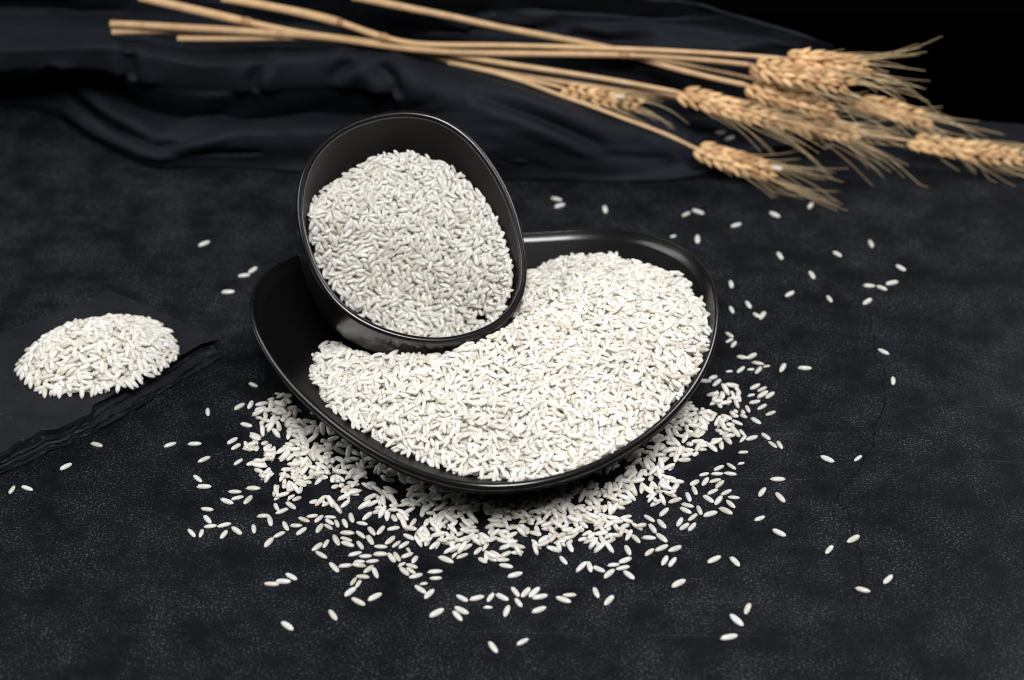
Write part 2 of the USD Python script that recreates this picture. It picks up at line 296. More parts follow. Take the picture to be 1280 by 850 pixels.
# ---------------------------------------------------------------- slate board
SZ = 0.010
slate_px = [(138,362),(277,424),(240,445),(181,480),(141,502),(84,530),(41,549),(0,566),(-150,642),(-250,560),(-150,484),(0,417),(60,394)]
sp = np.array([at(x, y, SZ) for x, y in slate_px]); SC = sp[:8].mean(0); SC = np.array([sp[:, 0].mean(), sp[:, 1].mean(), 0])
def slate():
    poly = Polygon(sp[:, :2]); n = 900
    d = np.linspace(0, poly.exterior.length, n, endpoint=False)
    loop = np.array([poly.exterior.interpolate(x).coords[0] for x in d]); loop = gaussian_filter1d(loop, 2.0, axis=0, mode='wrap')
    t = np.gradient(loop, axis=0); t /= np.linalg.norm(t, axis=1, keepdims=True); nrm = np.c_[t[:, 1], -t[:, 0]]
    if Polygon(loop).exterior.is_ccw is False: nrm = -nrm
    p3 = np.c_[loop, np.zeros(n)]
    L = []; C = loop.mean(0); front = np.clip(0.2 - 1.5 * nrm[:, 1], 0, 1)
    chip = np.clip(meshkit.fbm(p3 * 30, 3, 5) - 0.47, 0, 1) * 0.030 * front             # bites split off the upper layers
    K = 4; ZL = [0.0, 0.0042, 0.0058, 0.0082, SZ]
    rag = [(np.abs(2 * meshkit.fbm(p3 * 120 + k * 7.3, 3, 11 + k) - 1)) * 0.0014 + (meshkit.fbm(p3 * 420 + k, 3, 70 + k) - 0.5) * 0.0012 for k in range(K)]
    off = [chip * np.clip(1 - k / (K - 1) + (meshkit.noise(p3 * 60 + k * 3, 90 + k) - 0.5) * 0.5, 0, 1) + rag[k] * (0.35 + 0.65 * (k > 0)) - 0.00035 * k for k in range(K)]
    for f in (0.25, 0.5, 0.7, 0.82, 0.9, 0.95, 0.975, 0.992):
        q = C + (loop - C) * f
        z = SZ + (meshkit.fbm(np.c_[q, np.zeros(n)] * 30, 4, 2) - 0.5) * 0.0009
        L.append(np.c_[q - nrm * (off[0] * (f > 0.93))[:, None], z])
    for k in range(K):
        dz = (meshkit.noise(p3 * 70 + k * 5, 50 + k) - 0.5) * 0.0010
        q = loop - nrm * off[k][:, None]
        for m in range(4):
            w = m / 3; z = SZ - ZL[k] - (ZL[k + 1] - ZL[k]) * w - 0.0001 + 0.0002 * (m == 3)
            wob = (meshkit.fbm(p3 * 260 + k * 4 + m * 0.9, 3, 30 + k) - 0.5) * 0.0016 + 0.0005 * w * (k % 2)
            L.append(np.c_[q - nrm * wob[:, None], np.full(n, z) + dz * (k > 0 or m > 1) * (not (k == K - 1 and m > 1))])
    return orient(rings(np.array(L)))
sv, sf = slate()
tag(obj('slate_board', (sv, sf), M['slate'], smooth=16), 'dark slate board with chipped rough edge under the small rice pile', 'slate board')

# ---------------------------------------------------------------- cloth

COLS = [-90, 0, 72, 130, 200, 260, 330, 400, 480, 560, 640, 700, 760, 820, 870, 920, 970, 1010, 1046]
CROWS = [  # folds from back to front: (picture row, height in mm) at each of the columns
    [(-40,52),(-36,50),(-34,48),(-32,46),(-30,46),(-28,48),(-26,56),(-22,66),(-16,76),(-14,80),(-14,80),(-12,80),(-8,77),(-1,73),(4,70),(18,64),(33,58),(45,52),(58,44)],
    [(-10,40),(-8,40),(-6,38),(-4,34),(-4,30),(0,32),(4,36),(8,48),(14,60),(18,62),(20,62),(22,62),(24,60),(26,58),(30,57),(40,54),(52,49),(62,44),(74,36)],
    [(16,28),(14,28),(14,26),(16,22),(18,20),(20,22),(24,26),(30,34),(40,44),(46,47),(50,50),(54,50),(54,50),(56,50),(60,49),(66,46),(76,42),(86,36),(98,28)],
    [(32,26),(30,25),(30,24),(32,21),(36,19),(40,21),(44,24),(46,30),(52,36),(66,40),(78,41),(86,38),(92,36),(98,34),(102,32),(104,30),(106,27),(112,23),(122,16)],
    [(46,32),(44,32),(42,33),(42,32),(50,28),(56,26),(58,28),(56,31),(58,36),(76,40),(94,37),(110,32),(124,26),(139,17),(146,12),(144,15),(138,16),(140,14),(142,9)],
    [(64,46),(62,47),(60,48),(58,50),(70,46),(81,42),(76,43),(67,46),(73,46),(97,44),(117,40),(137,34),(155,25),(173,15),(184,8),(166,7),(160,11),(160,10),(152,7)],
    [(92,34),(92,34),(86,37),(90,36),(102,33),(110,30),(108,31),(104,33),(106,35),(124,39),(142,35),(160,28),(175,20),(188,12),(198,6),(184,9),(174,13),(171,12),(158,6)],
    [(120,3),(120,3),(97,14),(106,13),(140,9),(150,7),(148,7),(146,7),(150,9),(156,27),(168,27),(182,20),(193,13),(202,8),(207,4),(194,10),(181,14),(177,12),(163,5)],
    [(122,3),(122,3),(108,9),(128,15),(172,13),(167,19),(163,21),(162,22),(167,22),(182,18),(190,18),(200,12),(207,8),(212,5),(212,3.5),(203,6),(190,9),(183,8),(167,4)],
    [(124,2.5),(124,2.5),(122,7),(152,9),(188,9),(182,14),(180,15),(182,15),(188,13),(200,10),(206,10),(213,6),(217,4),(219,3),(217,3),(209,3),(198,4),(189,4),(170,2.5)],
    [(126,2),(126,2),(134,7),(164,9),(196,8),(196,6),(198,6),(201,6),(206,5),(214,4),(218,4),(221,3),(223,2),(224,2),(220,2),(212,2),(202,2),(193,2),(172,2)],
    [(130,1.2),(129,1.2),(146,1.2),(181,1.2),(211,1.2),(208,1.2),(211,1.2),(216,1.2),(219,1.2),(222,1.2),(224,1.2),(225,1.2),(226,1.2),(226,1.2),(222,1.2),(215,1.2),(205,1.2),(195,1.2),(174,1.2)]]
CREASES = [  # sharp folds: half width in picture points, depth in metres, course
    (7, 0.0032, [(452, 72), (430, 84), (412, 100)]), (9, 0.0048, [(470, 78), (492, 102), (508, 140)]), (8, 0.0030, [(158, 60), (164, 86), (168, 118)]),
    (6, 0.0055, [(76, 97), (100, 128), (140, 158), (198, 186)]), (5, 0.0045, [(200, 186), (235, 170), (290, 160)]), (7, 0.0060, [(872, 204), (848, 186), (815, 160), (770, 138)]),
    (6, 0.0048, [(866, 206), (884, 190), (905, 182)]), (6, 0.0035, [(720, 45), (760, 52), (830, 48)]), (7, 0.0032, [(560, 30), (640, 42), (700, 34)]), (8, 0.0028, [(330, 80), (318, 100), (322, 126)]), (7, 0.0038, [(600, 120), (680, 150), (760, 186)]), (6, 0.0035, [(930, 70), (970, 66), (1015, 74)])]
def cloth_grid():
    G = np.array([[at(x, y, z * MM) for x, (y, z) in zip(COLS, row)] for row in CROWS])
    back = G[0] + np.array([0, 0.028, -0.05]); back2 = back + np.array([0, 0.01, -0.03]); G = np.concatenate([back2[None], back[None], G])
    G[:, :, 2] = np.maximum(G[:, :, 2], 0.0012)
    nv, nu = 300, 560
    v = np.linspace(0, len(G) - 1, nv); u = np.linspace(COLS[0], COLS[-1], nu)
    A = PchipInterpolator(np.array(COLS, float), G, axis=1)(u)
    A = gaussian_filter1d(A, 5, axis=1, mode='nearest')
    B = PchipInterpolator(np.arange(len(G)), A, axis=0)(v)
    B = gaussian_filter1d(B, 3.5, axis=0, mode='nearest')
    # soft creases that run roughly across the folds, and fine rumples, pushed along the surface's own normals
    du, dv = np.gradient(B, axis=1), np.gradient(B, axis=0); N = np.cross(du, dv); N /= np.linalg.norm(N, axis=2, keepdims=True) + 1e-12
    N *= np.sign(N[..., 1:2] * -0.3 + N[..., 2:3] + 1e-9)
    sd, sc = np.cumsum(np.linalg.norm(du, axis=2), 1), np.cumsum(np.linalg.norm(dv, axis=2), 0)
    q = np.stack([sd * 22 + sc * 10, sc * 14 - sd * 6, sd * 0 + 3.7], -1); q2 = np.stack([sd * 55 - sc * 40, sc * 60 + sd * 22, sd * 0 + 1.1], -1)
    rid = 1 - np.abs(2 * meshkit.fbm(q, 3, 31) - 1)
    fr = np.clip((B[..., 2] - 0.0015) / 0.006, 0, 1)
    h = (rid - 0.75) * 0.0042 + (1 - np.abs(2 * meshkit.fbm(q2, 3, 17) - 1) - 0.75) * 0.0007
    P2 = project(B)
    for w_, dep, pts in CREASES:
        line = shapely.LineString(pts); Q = shapely.points(P2.reshape(-1, 2)); dist = shapely.distance(Q, line).reshape(P2.shape[:2]); al = shapely.line_locate_point(line, Q, normalized=True).reshape(P2.shape[:2])
        tap = np.sin(np.pi * np.clip(al * 0.9 + 0.1, 0, 1)) ** 0.7
        h = h + dep * tap * (-np.exp(-(dist / w_) ** 2) + 0.75 * np.exp(-((dist - 2.1 * w_) / (1.3 * w_)) ** 2))
    B = B + N * gaussian_filter(h * fr, 1.2)[..., None]
    B[..., 2] = np.maximum(B[..., 2], 0.0012)
    return B
CG = cloth_grid()
def on_cloth(px, py):
    p = CG.reshape(-1, 3); q = project(p); k = np.nonzero(np.hypot(q[:, 0] - px, q[:, 1] - py) < 3)[0]
    return p[k[np.argmin((p[k] - EYE) @ FWD)]]
def cloth_mesh():
    n0, n1 = CG.shape[:2]; idx = np.arange(n0 * n1).reshape(n0, n1)
    q = np.stack([idx[:-1, :-1], idx[1:, :-1], idx[1:, 1:], idx[:-1, 1:]], -1).reshape(-1, 4)
    f = np.vstack([q[:, [0, 1, 2]], q[:, [0, 2, 3]]])
    t = trimesh.Trimesh(CG.reshape(-1, 3), f, process=False)
    if t.face_normals[:, 2].mean() < 0: t.invert()
    t2 = t.copy(); t2.vertices = t2.vertices - t.vertex_normals * 0.0007; t2.invert()
    return trimesh.util.concatenate([t, t2])
tag(obj('draped_cloth', cloth_mesh(), M['black_fabric']), 'rumpled black cloth lying in folds behind the dish, under the wheat', 'cloth')

# ---------------------------------------------------------------- wheat
def husk(L, w, seed):
    r = np.random.default_rng(seed); u = np.linspace(0, 1, 8); k = 7
    rad = w * np.sin(np.pi * np.clip(u, 0.02, 1) ** 0.75) ** 0.8 * (1 - 0.25 * u); rad[-1] = 0.00012
    ang = np.arange(k) * 2 * np.pi / k
    lo = [np.c_[np.full(k, L * t), a * np.cos(ang) * (1 + 0.12 * (np.arange(k) == 0)), a * 0.85 * np.sin(ang)] for t, a in zip(u, rad)]
    v, f = rings(lo); v[:, 1] += 0.10 * L * (v[:, 0] / L) ** 2
    return orient((v, f))
def spikelet_mesh(seed):
    r = np.random.default_rng(seed); ms = []
    for k, (sa, ud) in enumerate(((-0.34, 0.0), (0.34, 0.0), (0.0, 0.26))):
        v, f = husk(0.0088 * r.uniform(0.9, 1.1), 0.00225 * r.uniform(0.9, 1.1), seed * 3 + k)
        T = trimesh.transformations.euler_matrix(r.uniform(0, 6), 0, 0)[:3, :3]
        v = v @ T.T
        A = trimesh.transformations.euler_matrix(0, -ud, sa)[:3, :3]; v = v @ A.T
        v[:, 1] += sa * 0.003; v[:, 2] += ud * 0.004
        ms.append(trimesh.Trimesh(v, f, process=False))
    return trimesh.util.concatenate(ms)
SPK = [spikelet_mesh(k) for k in range(5)]
BASE = {}
def smooth_path(pts, n):
    p = np.asarray(pts, float); s = np.r_[0, np.cumsum(np.linalg.norm(np.diff(p, axis=0), axis=1))]
    u = np.linspace(0, s[-1], n); q = PchipInterpolator(s, p)(u)
    g = gaussian_filter1d(q, max(1.0, n / 60), axis=0, mode='nearest'); g[:3], g[-3:] = q[:3], q[-3:]; return g
def stalk_path(px, zs, n=90, lift=0.0):
    """px: picture points from the cut end to the ear; zs: height in mm over the table at each."""
    return smooth_path([at(x, y, z * MM) for (x, y), z in zip(px, zs)], n)
ears = []
def wheat(label, px, zs, r0, r1, ear_px, ear_zs, nspk, seed, node_at=(), green=False, awn=1.0, shrink=1.0):
    nspk = int(nspk * 1.25)
    r = np.random.default_rng(seed)
    P = stalk_path(px, zs)
    t = thing('wheat_stalk', P[0]); tag(t, label, 'wheat stalk', 'dried wheat stalks lying across the cloth')
    org = P[0]
    rr_ = np.linspace(r0, r1, len(P)) * (1 + 0.10 * (meshkit.noise(np.c_[np.arange(len(P)) * 0.21 + seed * 9, np.zeros(len(P)), np.zeros(len(P))], seed) - 0.5))
    for fx in node_at:
        k_ = project(P)[:, 0] - fx; rr_ = rr_ * (1 + 0.13 * np.clip(-k_ / 6, -1, 1) * np.exp(-np.abs(k_) / 160))
    obj('stem', tube(P - org, rr_ * MM, 9), M['straw_stem'], t.GetPath())
    for fx in node_at:
        i = int(np.argmin(np.abs(project(P)[:, 0] - fx))); i = min(max(i, 2), len(P) - 3)
        d = P[i + 1] - P[i - 1]; d /= np.linalg.norm(d); rr = (r0 + (r1 - r0) * i / len(P)) * MM
        obj('stem_node', tube([P[i] - org + d * k for k in (-0.0024, -0.0012, 0, 0.0012, 0.0024)], np.array([1.03, 1.18, 1.25, 1.15, 1.03]) * rr, 9), M['stem_node_brown'], t.GetPath())
    if ear_px is None: return P
    E = stalk_path([px[-1]] + list(ear_px), [zs[-1]] + list(ear_zs), 60)
    obj('rachis', tube(E - org, np.linspace(r1, 0.4, 60) * MM, 6), M['straw_stem'], t.GetPath())
    roll = r.uniform(-0.5, 0.5)
    for k in range(nspk):
        u = 0.04 + 0.93 * k / (nspk - 1); i = min(int(u * 59), 57)
        tg = E[i + 2] - E[max(i - 2, 0)]; tg /= np.linalg.norm(tg)
        v = EYE - E[i]; v /= np.linalg.norm(v); lat = np.cross(v, tg); lat /= np.linalg.norm(lat); out = np.cross(tg, lat)
        side = 1 if k % 2 else -1
        sd = lat * side * math.cos(roll) + out * math.sin(roll)
        sc = (0.72 + 0.42 * math.sin(math.pi * min(1, 0.18 + 0.85 * u)) ) * shrink * 0.76
        dr = tg * math.cos(0.25) + sd * math.sin(0.25) + r.normal(0, 0.05, 3); dr /= np.linalg.norm(dr)
        zax = np.cross(dr, np.cross(sd + out * r.uniform(0.2, 0.9), dr)); zax /= np.linalg.norm(zax); yax = np.cross(zax, dr)
        Rm = np.stack([dr, yax, zax], 1) * sc
        m = SPK[int(r.integers(5))]
        base = E[i] + sd * 0.0012 - org
        v_ = m.vertices @ Rm.T + base
        s = obj('spikelet', (v_, m.faces), M['straw_husk'], t.GetPath())
        for q in range(2 if k > 1 and k % 3 else 1):
            L = r.uniform(0.022, 0.038) * awn * (1.0 if k > 2 else 0.5)
            tip = base + dr * 0.0082 * sc + yax * (0.0022 * sc * (1 if q else -1))
            d0 = tg * 1.0 + sd * r.uniform(0.05, 0.22) + yax * r.normal(0, 0.08) + out * r.normal(0.03, 0.08); d0 /= np.linalg.norm(d0)
            bend = (sd * r.normal(0.0, 0.12) + lat * r.normal(0, 0.10) - np.array([0, 0, 0.05])) * L
            w = np.linspace(0, 1, 9)[:, None]
            A = tip + d0 * L * w + bend * w ** 2
            A[:, 2] = np.maximum(A[:, 2], 0.0006 - org[2])
            obj('awn', tube(A, np.linspace(0.19, 0.07, 9) * MM, 4), M['straw_awn'], s.GetPath())
    ears.append((E, lat, out))
    return P
G = 'dried wheat stalk '
wheat(G + 'with the ear highest on the right, thick pale stem in front', [(140,40),(250,38),(400,46),(500,60),(555,65),(640,67),(780,69),(880,75),(935,81)], [50,50,50,50,50,51,52,53,54], 1.7, 1.2, [(985,92),(1030,100),(1062,108)], [54,53,52], 15, 1, (780,))
wheat(G + 'with the ear partly hidden behind the highest front ear', [(278,-2),(330,7),(425,28),(477,46),(520,55),(640,57),(740,60),(880,66),(975,73)], [58,57,55,53,52,53,54,56,57], 1.9, 1.0, [(1010,76),(1050,80),(1084,84)], [57,57,56], 14, 2, (425,477))
wheat(G + 'with the longest stem entering at the top of the cloth', [(440,-4),(500,8),(560,20),(640,37),(700,48),(775,63),(800,73),(860,90),(930,106)], [72,69,66,61,57,51,49,46,43], 1.9, 1.2, [(965,118),(1005,128),(1042,140)], [41,38,35], 14, 3, ())
wheat(G + 'with thin greenish stem and the ear before the table edge', [(700,64),(780,71),(832,77),(900,90),(960,103),(1020,116),(1066,127)], [48,46,44,42,38,34,30], 1.0, 0.8, [(1095,133),(1130,143),(1160,153)], [28,25,22], 12, 4, ())
wheat(G + 'with the plump middle ear nearest the cloth hollow', [(175,-3),(240,12),(320,30),(380,42),(427,48),(555,67),(640,81),(740,96),(845,115)], [56,54,52,51,50,48,46,42,38], 2.0, 1.1, [(885,127),(925,139),(965,150)], [36,33,30], 15, 5, (305,))
wheat(G + 'with a tan stem and the ear behind the plump middle ear', [(138,30),(250,36),(340,42),(427,52),(555,73),(640,92),(740,108),(845,122),(950,142)], [54,52,50,48,44,40,36,32,27], 1.8, 1.3, [(990,150),(1035,161),(1075,170)], [25,22,19], 16, 6, (352,))
wheat(G + 'with the small short ear lying on the cloth roll', [(545,72),(600,85),(650,97),(700,109)], [44,42,39,36], 1.1, 0.8, [(735,119),(770,125),(800,130)], [34,32,30], 13, 7, (), awn=0.6, shrink=0.72)
wheat(G + 'with the lowest ear hanging over the bare tabletop', [(560,78),(610,89),(652,101),(700,119),(745,135),(790,152),(825,165),(866,184)], [43,41,38,34,30,26,22,18], 1.1, 0.9, [(900,195),(935,206),(966,216)], [15,12,10], 14, 8, ())
wheat(G + 'with the ear running out at the right picture edge', [(980,152),(1030,160),(1080,167),(1130,175)], [22,18,15,12], 0.9, 0.8, [(1180,184),(1235,192),(1290,198)], [10,9,8], 17, 9, ())
for lab, px, zs, r0 in (('cut straw stem with blunt end, lowest of the three ends on the left', [(222,48),(300,48),(360,47),(415,48)], [46,47,48,49], 1.5), ):
    P = stalk_path(px, zs); o = tube(P - P[0], np.linspace(r0, r0 * 0.9, len(P)) * MM, 9)
    t = thing('straw', P[0]); obj('stem', o, M['straw_stem'], t.GetPath()); tag(t, lab, 'straw')

# ---------------------------------------------------------------- rice
GA, GB, GC = 0.00295, 0.00103, 0.00084      # half length, half width, half thickness
def grain_mesh(seed, cut=0.0):
    r = np.random.default_rng(seed); n, k = 11, 9; u = -np.cos(np.linspace(0, np.pi, n)); u = 0.55 * u + 0.45 * np.linspace(-1, 1, n)
    rad = np.clip(1 - np.abs(u) ** r.uniform(2.2, 2.7), 0, 1) ** 0.60; rad[[0, -1]] = 0.05
    ang = np.arange(k) * 2 * np.pi / k; lo = []
    bow = r.uniform(-0.12, 0.12)
    for x, a in zip(u, rad):
        X = np.full(k, x * GA)
        yy, zz = a * GB * np.cos(ang), a * GC * np.sin(ang)
        lim = GA * (0.86 - cut + 0.16 * np.cos(ang + 0.8) * (1 if cut == 0 else 1.4))       # slanted germ end
        X = np.minimum(X, lim)
        lo.append(np.c_[X, yy + bow * GB * (1 - x * x) , zz])
    return orient(rings(lo))
GRAINS = [grain_mesh(k) for k in range(6)] + [grain_mesh(11, 0.75), grain_mesh(12, 0.45)]

class Heap:
    """Grains dropped one by one on a height map: each comes to rest on what lies under it and tilts with it."""
    def __init__(self, x0, x1, y0, y1, base, res=0.0004, soft=0.72):
        self.x0, self.y0, self.res = x0, y0, res
        self.X = np.arange(x0, x1, res); self.Y = np.arange(y0, y1, res)
        gx, gy = np.meshgrid(self.X, self.Y, indexing='ij'); self.gx, self.gy = gx, gy
        self.Z = base(gx, gy); self.out = []
        u, v = np.meshgrid(np.linspace(-0.94, 0.94, 17), np.linspace(-0.9, 0.9, 7), indexing='ij'); k = u ** 2 + v ** 2 < 0.97
        self.u, self.v = u[k], v[k]; self.kq = int(k.sum() * soft) - 1; self.bul = np.sqrt(1 - self.u ** 2 * 0.98 - self.v ** 2 * 0.98)
    def rest(self, x, y, yaw, s, maxtilt=0.75, jit=0.0):
        c, sn = math.cos(yaw), math.sin(yaw); a, b = GA * s, GB * s
        px = x + self.u * a * c - self.v * b * sn; py = y + self.u * a * sn + self.v * b * c
        i = np.clip(((px - self.x0) / self.res + 0.5).astype(int), 0, len(self.X) - 1); j = np.clip(((py - self.y0) / self.res + 0.5).astype(int), 0, len(self.Y) - 1)
        h = self.Z[i, j]
        hl, hr = h[self.u < -0.3].max(), h[self.u > 0.3].max()
        sl = (hr - hl) / (1.25 * a) + jit; sl = maxtilt * math.tanh(sl / maxtilt)
        up = sl * self.u * a; z = np.partition(h - up + GC * s * self.bul, self.kq)[self.kq]
        return z, sl, i, j, up
    def put(self, x, y, yaw, s, r, sink=0.0003, **kw):
        z, sl, i, j, up = self.rest(x, y, yaw, s, **kw); z -= sink
        self.Z[i, j] = np.maximum(self.Z[i, j], z + up + GC * s * self.bul)
        self.out.append((x, y, z, yaw, sl, s, r.uniform(0, 6.283)))
        return self.out[-1]
    def fill(self, mask_idx, T, r, tries, smin=0.86, smax=1.1, K=4, reject=None, jit=0.30, stop=0.02):
        ii, jj = mask_idx; bad = 0; n = 0; win = 0
        for t in range(tries):
            best = None
            for _ in range(K):
                m = r.integers(len(ii)); x, y = self.X[ii[m]], self.Y[jj[m]]
                yaw = r.uniform(0, np.pi); s = r.uniform(smin, smax)
                z = self.Z[ii[m], jj[m]] - T[ii[m], jj[m]]
                if best is None or z < best[0]: best = (z, x, y, yaw, s, ii[m], jj[m])
            _, x, y, yaw, s, a, b = best
            z, sl, i, j, up = self.rest(x, y, yaw, s, jit=0)
            if z > T[a, b] + r.uniform(-0.0004, 0.0009): 
                bad += 1; win += 1
                if win > 900: break
                continue
            if reject is not None and reject(x, y, z, yaw, sl, s): bad += 1; win += 0.5; continue
            win = 0; n += 1
            self.put(x, y, yaw, s, r, jit=r.normal(0, jit))
        return n

def grain_frame(g):
    x, y, z, yaw, sl, s, roll = g
    t = math.atan(sl); dx = np.array([math.cos(yaw) * math.cos(t), math.sin(yaw) * math.cos(t), math.sin(t)])
    dy = np.array([-math.sin(yaw), math.cos(yaw), 0]); dz = np.cross(dx, dy)
    ro = 0.35 * math.sin(roll); dy2 = dy * math.cos(ro) + dz * math.sin(ro); dz2 = np.cross(dx, dy2)
    if math.cos(roll) < 0: dx, dy2 = -dx, -dy2
    return np.stack([dx, dy2, dz2], 1)
def quat(R):
    q = trimesh.transformations.quaternion_from_matrix(np.block([[R, np.zeros((3, 1))], [np.zeros((1, 3)), 1]]))
    return q
def instancer(name, grains, label, Rw=None, org=None, seed=0):
    r = np.random.default_rng(seed); path = numbered(name); pi = UsdGeom.PointInstancer.Define(stage, path)
    rel = pi.CreatePrototypesRel()
    for k, m in enumerate(GRAINS):
        g = usdkit.mesh(stage, f'{path}/rice_grain' + (f'_{k:03d}' if k else ''), m, M['rice'], True); rel.AddTarget(g.GetPath())
    P, Q, S, I = [], [], [], []
    for g in grains:
        R = grain_frame(g); p = np.array(g[:3])
        if Rw is not None: R, p = Rw @ R, org + Rw @ p
        q = quat(R); P.append(p); Q.append(Gf.Quath(float(q[0]), float(q[1]), float(q[2]), float(q[3]))); S.append([g[5]] * 3)
        I.append(int(r.choice(8, p=[.145, .145, .145, .145, .145, .145, .05, .08])))
    pi.CreatePositionsAttr(Vt.Vec3fArray.FromNumpy(np.array(P, np.float32))); pi.CreateOrientationsAttr(Vt.QuathArray(Q))
    pi.CreateScalesAttr(Vt.Vec3fArray.FromNumpy(np.array(S, np.float32))); pi.CreateProtoIndicesAttr(Vt.IntArray(I))
    tag(pi, label, 'rice', kind='stuff')
    return pi

def envelope(H, outline_xy, grow=0.0):
    poly = Polygon(outline_xy).buffer(grow); ins = shapely.contains_xy(poly, H.gx, H.gy)
    d = distance_transform_edt(ins) * H.res
    ob = np.array(outline_xy); return ins, d
# --- the heap in the dish
heap_px = [(388,470),(390,448),(402,436),(430,430),(470,400),(520,360),(570,340),(620,344),(660,342),(700,325),(740,321),(775,323),(830,343),(860,356),(884,385),(892,410),(886,450),(870,490),(833,538),(790,566),(745,584),(690,598),(640,602),(598,598),(545,585),(490,562),(440,534),(405,505)]
dish_top = lambda x, y: dish_inner(x, y)[0]
hp = np.array([march(x, y, dish_top)[0] for x, y in heap_px])
HD = Heap(DC[0] - 0.115, DC[0] + 0.115, DC[1] - 0.10, DC[1] + 0.11, lambda x, y: np.where(dish_inner(x, y)[1] < 0.975, dish_inner(x, y)[0], 0.2))
ins, d = envelope(HD, hp[:, :2], 0.0045)
zb = RBFInterpolator(hp[:, :2], hp[:, 2], kernel='linear', smoothing=1e-6)(np.c_[HD.gx[ins], HD.gy[ins]])
T = np.full(HD.Z.shape, -1.0); RISE = 0.025
T[ins] = zb + 0.0013 + RISE * np.tanh(d[ins] * math.tan(math.radians(35)) / RISE)
T = T + (meshkit.fbm(np.stack([HD.gx, HD.gy, HD.gx * 0], -1) * 55, 3, 4) - 0.5) * 0.005
BLOW = np.full(HD.Z.shape, 1.0)
for ring_ in [r_ for a_, b_ in zip(bo[:-1], bo[1:]) for r_ in np.linspace(a_, b_, 5)] + bl:
    w_ = ring_ + BC; w_ = np.concatenate([w_, (w_ + np.roll(w_, 1, 0)) / 2])
    i_, j_ = ((w_[:, 0] - HD.x0) / HD.res).astype(int), ((w_[:, 1] - HD.y0) / HD.res).astype(int); k_ = (i_ >= 0) & (j_ >= 0) & (i_ < BLOW.shape[0]) & (j_ < BLOW.shape[1])
    np.minimum.at(BLOW, (i_[k_], j_[k_]), w_[k_, 2])
from scipy.ndimage import minimum_filter
BLOW = minimum_filter(BLOW, 5)
T = np.minimum(T, BLOW - 0.0014)
def hit_bowl(x, y, z, yaw, sl, s):
    c = np.array([x, y, z]); dx = np.array([math.cos(yaw), math.sin(yaw), sl]) * GA * s * 0.8
    return bool(in_bowl_hull(np.stack([c, c + dx, c - dx])).any())
mi = np.nonzero(ins & (HD.Z < 0.1) & (T > HD.Z + 0.0006))
n1 = HD.fill(mi, T, rng, 32000, 0.68, 0.95, reject=hit_bowl, K=6)
instancer('rice_heap', HD.out, 'large heap of white rice filling the wide black dish', seed=1)
# --- rice in the bowl (in the bowl's own frame)
brice_px = [(385,285),(388,262),(405,240),(430,222),(455,206),(482,196),(510,197),(545,206),(578,226),(603,250),(622,280),(638,312),(648,342),(645,366),(632,390),(605,407),(565,417),(520,416),(480,405),(445,386),(418,360),(398,328)]
def bowl_hit(px, py):
    o = (EYE - BC) @ BR; dl = ray(px, py) @ BR; t = np.linspace(0.5, 1.1, 3000); p = o + t[:, None] * dl
    k = (p[:, 2] < bowl_inner(p[:, 0], p[:, 1])[0]) & (np.hypot(p[:, 0], p[:, 1]) < bowl_R(np.arctan2(p[:, 1], p[:, 0]))) & (p[:, 2] < 0)
    return p[int(np.argmax(k))]
bq = np.array([bowl_hit(x, y) for x, y in brice_px])
HB = Heap(-0.058, 0.058, -0.058, 0.058, lambda x, y: bowl_inner(x, y)[0])
ins, d = envelope(HB, bq[:, :2], 0.0025)
zb = RBFInterpolator(bq[:, :2], bq[:, 2], kernel='thin_plate_spline', smoothing=1e-5)(np.c_[HB.gx[ins], HB.gy[ins]])
T = np.full(HB.Z.shape, -1.0); RB = 0.014
T[ins] = zb + 0.0012 + RB * np.tanh(d[ins] * math.tan(math.radians(33)) / RB)
T = T + (meshkit.fbm(np.stack([HB.gx, HB.gy, HB.gx * 0], -1) * 70, 3, 6) - 0.5) * 0.004
mi = np.nonzero(ins & (bowl_inner(HB.gx, HB.gy)[1] < 0.95))
def over_lip(x, y, z, yaw, sl, s):
    e = np.array([-1, 1]) * GA * s
    return bool((bowl_inner(x + e * math.cos(yaw), y + e * math.sin(yaw))[1] > 0.99).any()) or z > -0.0006
n2 = HB.fill(mi, T, rng, 20000, 0.68, 0.95, K=6, reject=over_lip)
print('bowl depth', float((T - HB.Z)[ins].max()), float((T - HB.Z)[ins].min()))
instancer('bowl_of_rice', HB.out, 'mound of white rice filling the tipped small bowl', BR, BC, 2)
# --- the small pile on the slate
sl_px = [(22,458),(34,440),(60,420),(85,408),(120,401),(165,398),(196,404),(212,418),(222,434),(218,448),(196,466),(170,480),(140,489),(90,494),(50,490),(28,474)]
so = np.array([at(x, y, SZ + 0.001) for x, y in sl_px])
lo, hi = so.min(0) - 0.006, so.max(0) + 0.006
HS = Heap(lo[0], hi[0], lo[1], hi[1], lambda x, y: np.full(x.shape, SZ + 0.0004))
ins, d = envelope(HS, so[:, :2])
T = np.where(ins, SZ + 0.0016 + 0.0150 * np.tanh(d * math.tan(math.radians(38)) / 0.0150), -1)
n3 = HS.fill(np.nonzero(ins), T, rng, 5000)
instancer('rice_pile', HS.out, 'small pile of white rice on the slate board', seed=3)
